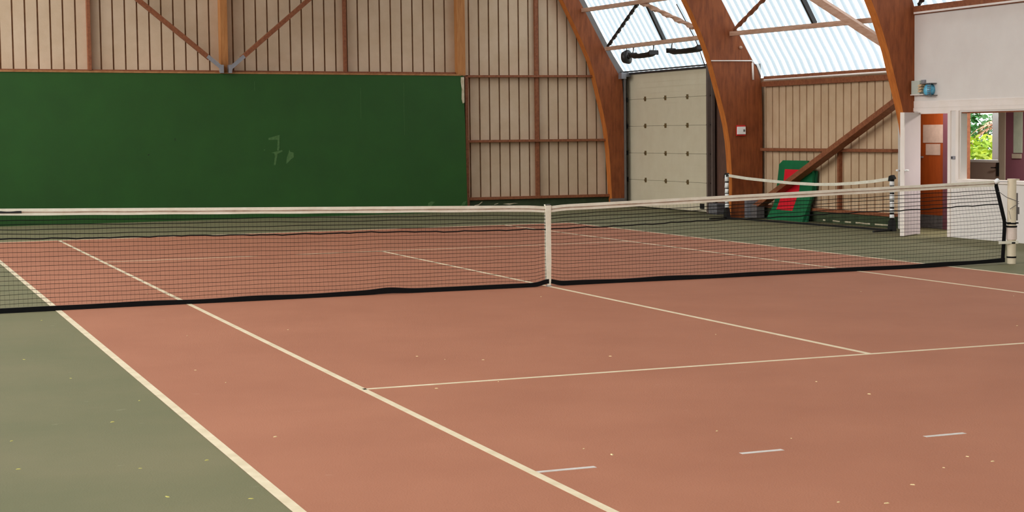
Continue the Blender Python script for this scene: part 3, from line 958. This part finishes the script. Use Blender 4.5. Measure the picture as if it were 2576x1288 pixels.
# ------------------------------------------------------------------ main tennis net
TN = empty('tennis_net', (0, 0, 0))
tag(TN, 'long black tennis net with a white top band and centre strap across the court', 'tennis net')
XL, XR = -6.25, 6.15


def ztop(x):
    a = abs(x)
    return 0.925 + 0.0213 * a + 0.0002 * a * a - (0.012 * math.exp(-a * a / 0.02))


def zbot(x):
    base = 0.012 + 0.035 * math.exp(-(x * x) / 0.012) + 0.01 * math.exp(-((x + 1.9) ** 2) / 0.05)
    if x > 5: base += (x - 5) * 0.018
    return base


def xr(v):
    """right edge of the net: slants out to the lower lashing, v = 0 top .. 1 bottom"""
    return 6.15 + 0.15 * min(1, v / 0.52) - 0.03 * max(0, (v - 0.52) / 0.48)


def ny(x, v):
    return 0.012 * sin(x * 2.1 + v * 3) * v + 0.01 * sin(x * 5.3) * v * v


STR = MB()
NR = 19
ncol = 150
for k in range(1, NR + 1):
    v = k / (NR + 0.6)
    th = 0.0075 if k < 5 else (0.014 if k == 5 else 0.0042)
    x1 = xr(v)
    pts = []
    ph1, ph2 = rnd.random() * 6, rnd.random() * 6
    for i in range(ncol + 1):
        x = XL + (x1 - XL) * i / ncol
        zt_, zb_ = ztop(x) - 0.07, zbot(x) + 0.045
        z = zt_ + (zb_ - zt_) * v + 0.0035 * sin(x * 3.1 + ph1 + k * 0.3) + 0.002 * sin(x * 9.7 + ph2)
        if k == 5:
            z += 0.003 * sin(x * 17) + 0.002 * sin(x * 41)
        pts.append((x, ny(x, v), z))
    STR.tube(pts, th / 2, 4, caps=False)
nv = int((XR - XL) / 0.045)
for i in range(nv + 1):
    x = XL + (XR - XL) * i / nv
    pts = []
    for j in range(8):
        v = j / 7
        xx = x + (xr(v) - 6.15) * max(0, (x - 5.0) / 1.15) + 0.004 * sin(i * 1.7 + j * 2.2) * v
        zt_, zb_ = ztop(x) - 0.07, zbot(x) + 0.045
        pts.append((xx, ny(x, v), zt_ + (zb_ - zt_) * v))
    STR.tube(pts, 0.0009, 3, caps=False)
STR.build('net_mesh', M_BLACK, TN)


def ribbon(xs, zf0, zf1, yf, th, jit=0.0):
    mb = MB()
    vs_, fs_ = [], []
    for x in xs:
        y = yf(x)
        a, b = zf0(x), zf1(x)
        vs_ += [(x, y - th / 2, a), (x, y + th / 2, a), (x, y + th / 2, b), (x, y - th / 2, b)]
    n = len(xs)
    for i in range(n - 1):
        for k in range(4):
            j = (k + 1) % 4
            fs_.append((4 * i + k, 4 * i + 4 + k, 4 * i + 4 + j, 4 * i + j))
    fs_ += [(0, 1, 2, 3), tuple(4 * (n - 1) + k for k in (3, 2, 1, 0))]
    return mb.add(vs_, fs_)


xs = [XL + (6.13 - XL) * i / 160 for i in range(161)]
ribbon(xs, lambda x: ztop(x) - 0.069 + 0.0015 * sin(x * 7), ztop, lambda x: 0, 0.018).build('top_band', M_TAPE, TN)
TB = [o_ for o_ in TN.children if o_.name.startswith('top_band')][0]
ribbon(xs, lambda x: ztop(x) - 0.042 + 0.0015 * sin(x * 11), lambda x: ztop(x) - 0.030 + 0.002 * sin(x * 8.3), lambda x: -0.010, 0.003).build('stitched_seam', M_TAPES, TB)
ribbon([XL + 0.02 * i for i in range(24)], lambda x: ztop(x) - 0.046, lambda x: ztop(x) - 0.026 + 0.003 * sin(x * 30), lambda x: -0.0125, 0.002).build('printed_mark', M_BLACKP, TB)
xsb = [XL + (6.30 - XL) * i / 300 for i in range(301)]
ribbon(xsb, lambda x: zbot(x) - 0.012 + 0.012 * (1 - math.exp(-x * x / .02)) * 0, lambda x: zbot(x) + 0.040 + 0.006 * sin(x * 5.1) * (0.5 + 0.5 * sin(x * 1.3)) + 0.012 * math.exp(-((x + 1.9) ** 2) / 0.03),
       lambda x: -0.01 + 0.012 * sin(x * 2.3), 0.02).build('bottom_band', M_BLACK, TN)
# right edge band
mb = MB()
ed = []
for j in range(13):
    v = j / 12
    z = ztop(6.15) - 0.02 + (0.05 - ztop(6.15) + 0.02) * v
    ed.append((xr(v), 0.0, z))
for a, b in zip(ed, ed[1:]):
    mb.beam(a, b, 0.045, 0.018, up=(0, 1, 0))
mb.build('side_band', M_BLACK, TN)
# centre strap
mb = MB()
sx = 0.0
pr = [(0.935, 0.036), (0.86, 0.033), (0.6, 0.030), (0.3, 0.031), (0.08, 0.026), (0.0, 0.018)]
for (za, wa), (zb, wb) in zip(pr, pr[1:]):
    mb.add([(sx - wa, -0.020, za), (sx + wa, -0.020, za), (sx + wa, -0.012, za), (sx - wa, -0.012, za),
            (sx - wb, -0.020, zb), (sx + wb, -0.020, zb), (sx + wb, -0.012, zb), (sx - wb, -0.012, zb)],
           [(0, 1, 2, 3), (7, 6, 5, 4), (0, 4, 5, 1), (1, 5, 6, 2), (2, 6, 7, 3), (3, 7, 4, 0)])
mb.box(-0.036, 0.036, -0.020, 0.022, 0.925, 0.935)
mb.box(-0.033, 0.033, 0.014, 0.020, 0.05, 0.93)
mb.build('centre_strap', M_TAPE, TN)
MB().box(-0.03, 0.03, -0.03, 0.0, 0.0, 0.012).build('floor_anchor', M_GREY, TN)
# lashings
MB().tube([(6.13, -0.015, 1.045), (6.17, -0.015, 1.06), (6.20, 0, 1.05)], [0.028, 0.034, 0.02], 10).build('cord_knot', M_WHITE, TN, smooth=True)
MB().tube([(6.16, 0, 0.95), (6.30, -0.03, 0.85), (6.46, -0.07, 0.79)], 0.004, 5).tube([(6.46, -0.07, 0.77), (6.36, -0.068, 0.72), (6.33, -0.06, 0.70)], 0.004, 5).tube([(6.32, -0.05, 0.68), (6.345, -0.06, 0.57)], 0.003, 5).build('thin_cord', M_GREYD, TN)
MB().tube([(6.16, 0, 1.05), (6.40, 0, 1.045)], 0.004, 6).build('net_cable', M_GREY, TN)
MB().beam((6.28, -0.01, 0.525), (6.46, -0.062, 0.52), 0.006, 0.018).build('black_lashing', M_BLACK, TN)
MB().beam((6.20, -0.01, 0.275), (6.46, -0.062, 0.275), 0.01, 0.035).build('white_lashing', M_TAPE, TN)

# net post at the right
NP = empty('net_post', (6.405, 0.0, 0))
tag(NP, 'cream round net post with black bands at the right end of the tennis net', 'net post')
PT = MB().tube([(6.405, 0, 0), (6.405, 0, 1.075)], 0.055, 24).build('post_tube', M_POST, NP, smooth=False)
MB().tube([(6.405, 0, 0.31), (6.405, 0, 0.46)], 0.066, 24).build('pale_sleeve', M_SLEEVE, NP)
MB().tube([(6.405, 0, 1.062), (6.405, 0, 1.082)], 0.058, 24).box(6.40, 6.50, -0.03, 0.03, 1.06, 1.08).build('post_cap', M_POST, PT)
for z in (0.515, 0.475, 0.268, 0.085):
    MB().tube([(6.405, 0, z - 0.010), (6.405, 0, z + 0.010)], 0.0605 if z != 0.475 else 0.068, 24).build('black_band', M_BLACK, PT)
MB().box(6.455, 6.485, -0.02, 0.02, 0.55, 0.90).box(6.475, 6.505, -0.025, 0.025, 0.63, 0.72).build('winder_crank', M_GREYD, NP, bevel=0.003)
for z in (0.93, 0.60, 0.36):
    MB().box(6.33, 6.36, -0.055, -0.045, z, z + 0.006).build('scratch', M_GREYD, NP) if False else None
line(6.2, 9.0, -0.02, 0.02, M_PLINTH, 'faded_line', 0.001)

# ------------------------------------------------------------------ flecks lying on the court
RED = [(-3.24, -4.96), (-3.1, -5.23), (-2.84, -5.38), (-3.64, -6.58), (-4.92, -5.67), (-5.0, -4.95), (-5.1, -7.91), (-3.61, -8.99), (-3.54, -9.21), (-2.68, -8.82), (-2.41, -9.2), (-1.14, -7.44), (-1.12, -8.05), (-1.84, -10.04), (-1.8, -10.2), (-2.52, -10.51), (-1.87, -5.63), (-0.47, -4.78), (-2.13, -10.23), (2.71, -2.19), (3.81, -3.31), (2.17, -5.42), (-1.63, 3.65), (-4.65, -2.76), (-3.73, -2.74), (-0.54, -1.07), (-3.14, -6.48), (-3.06, -10.69), (-2.87, -10.8), (-4.33, 1.33)]
GRN = [(-5.46, -3.42), (-5.71, -0.86), (-5.91, -6.98), (-5.98, -8.5), (-5.61, -8.43), (-6.59, -8.25), (-5.6, -9.47), (-5.97, -9.26), (-5.62, -6.21), (-5.92, -4.95), (-6.14, -3.73), (-6.55, -7.38)]


def fleck_mesh(m_, k):
    rr = random.Random(k)
    n = 7
    mb = MB()
    pts = [(cos(2 * pi * i / n) * rr.uniform(0.7, 1.2), sin(2 * pi * i / n) * rr.uniform(0.35, 0.7)) for i in range(n)]
    vs_ = [(x, y, 0) for x, y in pts] + [(x * .6, y * .6, 0.35 + 0.2 * rr.random()) for x, y in pts]
    fs_ = [tuple(range(n - 1, -1, -1)), tuple(range(n, 2 * n))] + [(i, (i + 1) % n, n + (i + 1) % n, n + i) for i in range(n)]
    return mb.add(vs_, fs_)


fr = fleck_mesh(M_FLECK, 1).build('dry_fleck', M_FLECK)
fg = fleck_mesh(M_FLECKY, 2).build('dry_fleck', M_FLECKY)
for src, L2, lab, grp in ((fr, RED, 'tiny pale dry fleck lying on the red court surface', 'dry flecks on the red court'),
                          (fg, GRN, 'tiny yellowish dry fleck lying on the green floor left of the court', 'dry flecks on the green floor')):
    for i, (x, y) in enumerate(L2):
        o = src if i == 0 else src.copy()
        if i: col.objects.link(o)
        s = rnd.uniform(0.010, 0.017)
        if (x, y) == (-3.54, -9.21): s = 0.02
        o.scale = (s, s * 0.9, s * 0.5)
        o.rotation_euler = (0, 0, rnd.uniform(0, 3))
        zz = 0.0022 if grp.endswith('red court') else 0.0002
        o.location = (x, y, zz + (0.0015 if abs(x + 5.46) < .03 else 0))
        tag(o, lab, 'debris', grp)

# ------------------------------------------------------------------ garden outside the glazed door
struct(MB().box(12.0, 45, -25, 45, -0.25, -0.02).build('ground_outside', M_GRASS))


def shrub(x, y, h, rad, leafm, n, label, seed, leaf=0.09, up=0.2):
    rr = random.Random(seed)
    t = empty('garden_shrub', (x, y, -0.02))
    mb = MB()
    for i in range(n):
        while True:
            p = Vector((rr.uniform(-1, 1), rr.uniform(-1, 1), rr.uniform(-1, 1)))
            if 0.3 < p.length < 1: break
        c = Vector((x + p.x * rad, y + p.y * rad, h * 0.55 + p.z * h * 0.45))
        a = Vector((rr.uniform(-1, 1), rr.uniform(-1, 1), rr.uniform(-0.5, 0.8))).normalized()
        b = a.cross(Vector((rr.uniform(-1, 1), rr.uniform(-1, 1), rr.uniform(-1, 1)))).normalized()
        s = leaf * rr.uniform(0.7, 1.4)
        mb.add([c - a * s, c + b * s * 0.4, c + a * s, c - b * s * 0.4], [(0, 1, 2, 3)])
    mb.build('foliage', leafm, t)
    st = MB()
    for k in range(4):
        st.tube([(x + rr.uniform(-.1, .1), y + rr.uniform(-.1, .1), -0.02), (x + rr.uniform(-.4, .4) * rad, y + rr.uniform(-.4, .4) * rad, h * 0.6)], [0.03, 0.012], 6)
    st.build('stem', M_BARK, t)
    tag(t, label, 'shrub')


def fern(x, y, h, ln, leafm, label, seed, n=16):
    rr = random.Random(seed)
    t = empty('garden_palm', (x, y, -0.02))
    MB().tube([(x, y, -0.02), (x, y, h)], [0.09, 0.06], 8).build('trunk', M_BARK, t)
    mb = MB()
    for i in range(n):
        an = 2 * pi * i / n + rr.uniform(-.2, .2)
        el = rr.uniform(0.1, 0.9)
        dirh = Vector((cos(an), sin(an), 0))
        prev = Vector((x, y, h))
        for k in range(1, 9):
            tt = k / 8
            p = Vector((x, y, h)) + dirh * ln * tt + Vector((0, 0, ln * (el * tt - 0.9 * tt * tt)))
            side = dirh.cross(Vector((0, 0, 1)))
            wv = 0.22 * ln * sin(pi * min(1, tt + .1)) + 0.02
            for s in (1, -1):
                tip = p + side * s * wv + Vector((0, 0, -0.06)) + dirh * 0.08
                mb.add([prev, p, tip], [(0, 1, 2)])
            prev = p
    mb.build('fronds', leafm, t)
    tag(t, label, 'palm')


shrub(15.6, 12.7, 1.55, 0.9, M_LEAFY, 1500, 'low yellow-green shrub seen through the glazed outer door', 3)
shrub(17.4, 16.0, 2.6, 1.1, M_LEAFG, 1800, 'taller dark green shrub behind the yellow-green one outside the glazed door', 4)
fern(17.6, 14.5, 1.72, 0.75, M_LEAFP, 'palm-like plant with pinkish leaves outside the glazed door', 5)
fern(20.3, 17.9, 2.2, 1.1, M_LEAFW, 'tall palm-like plant with pale fronds outside the glazed door', 6)
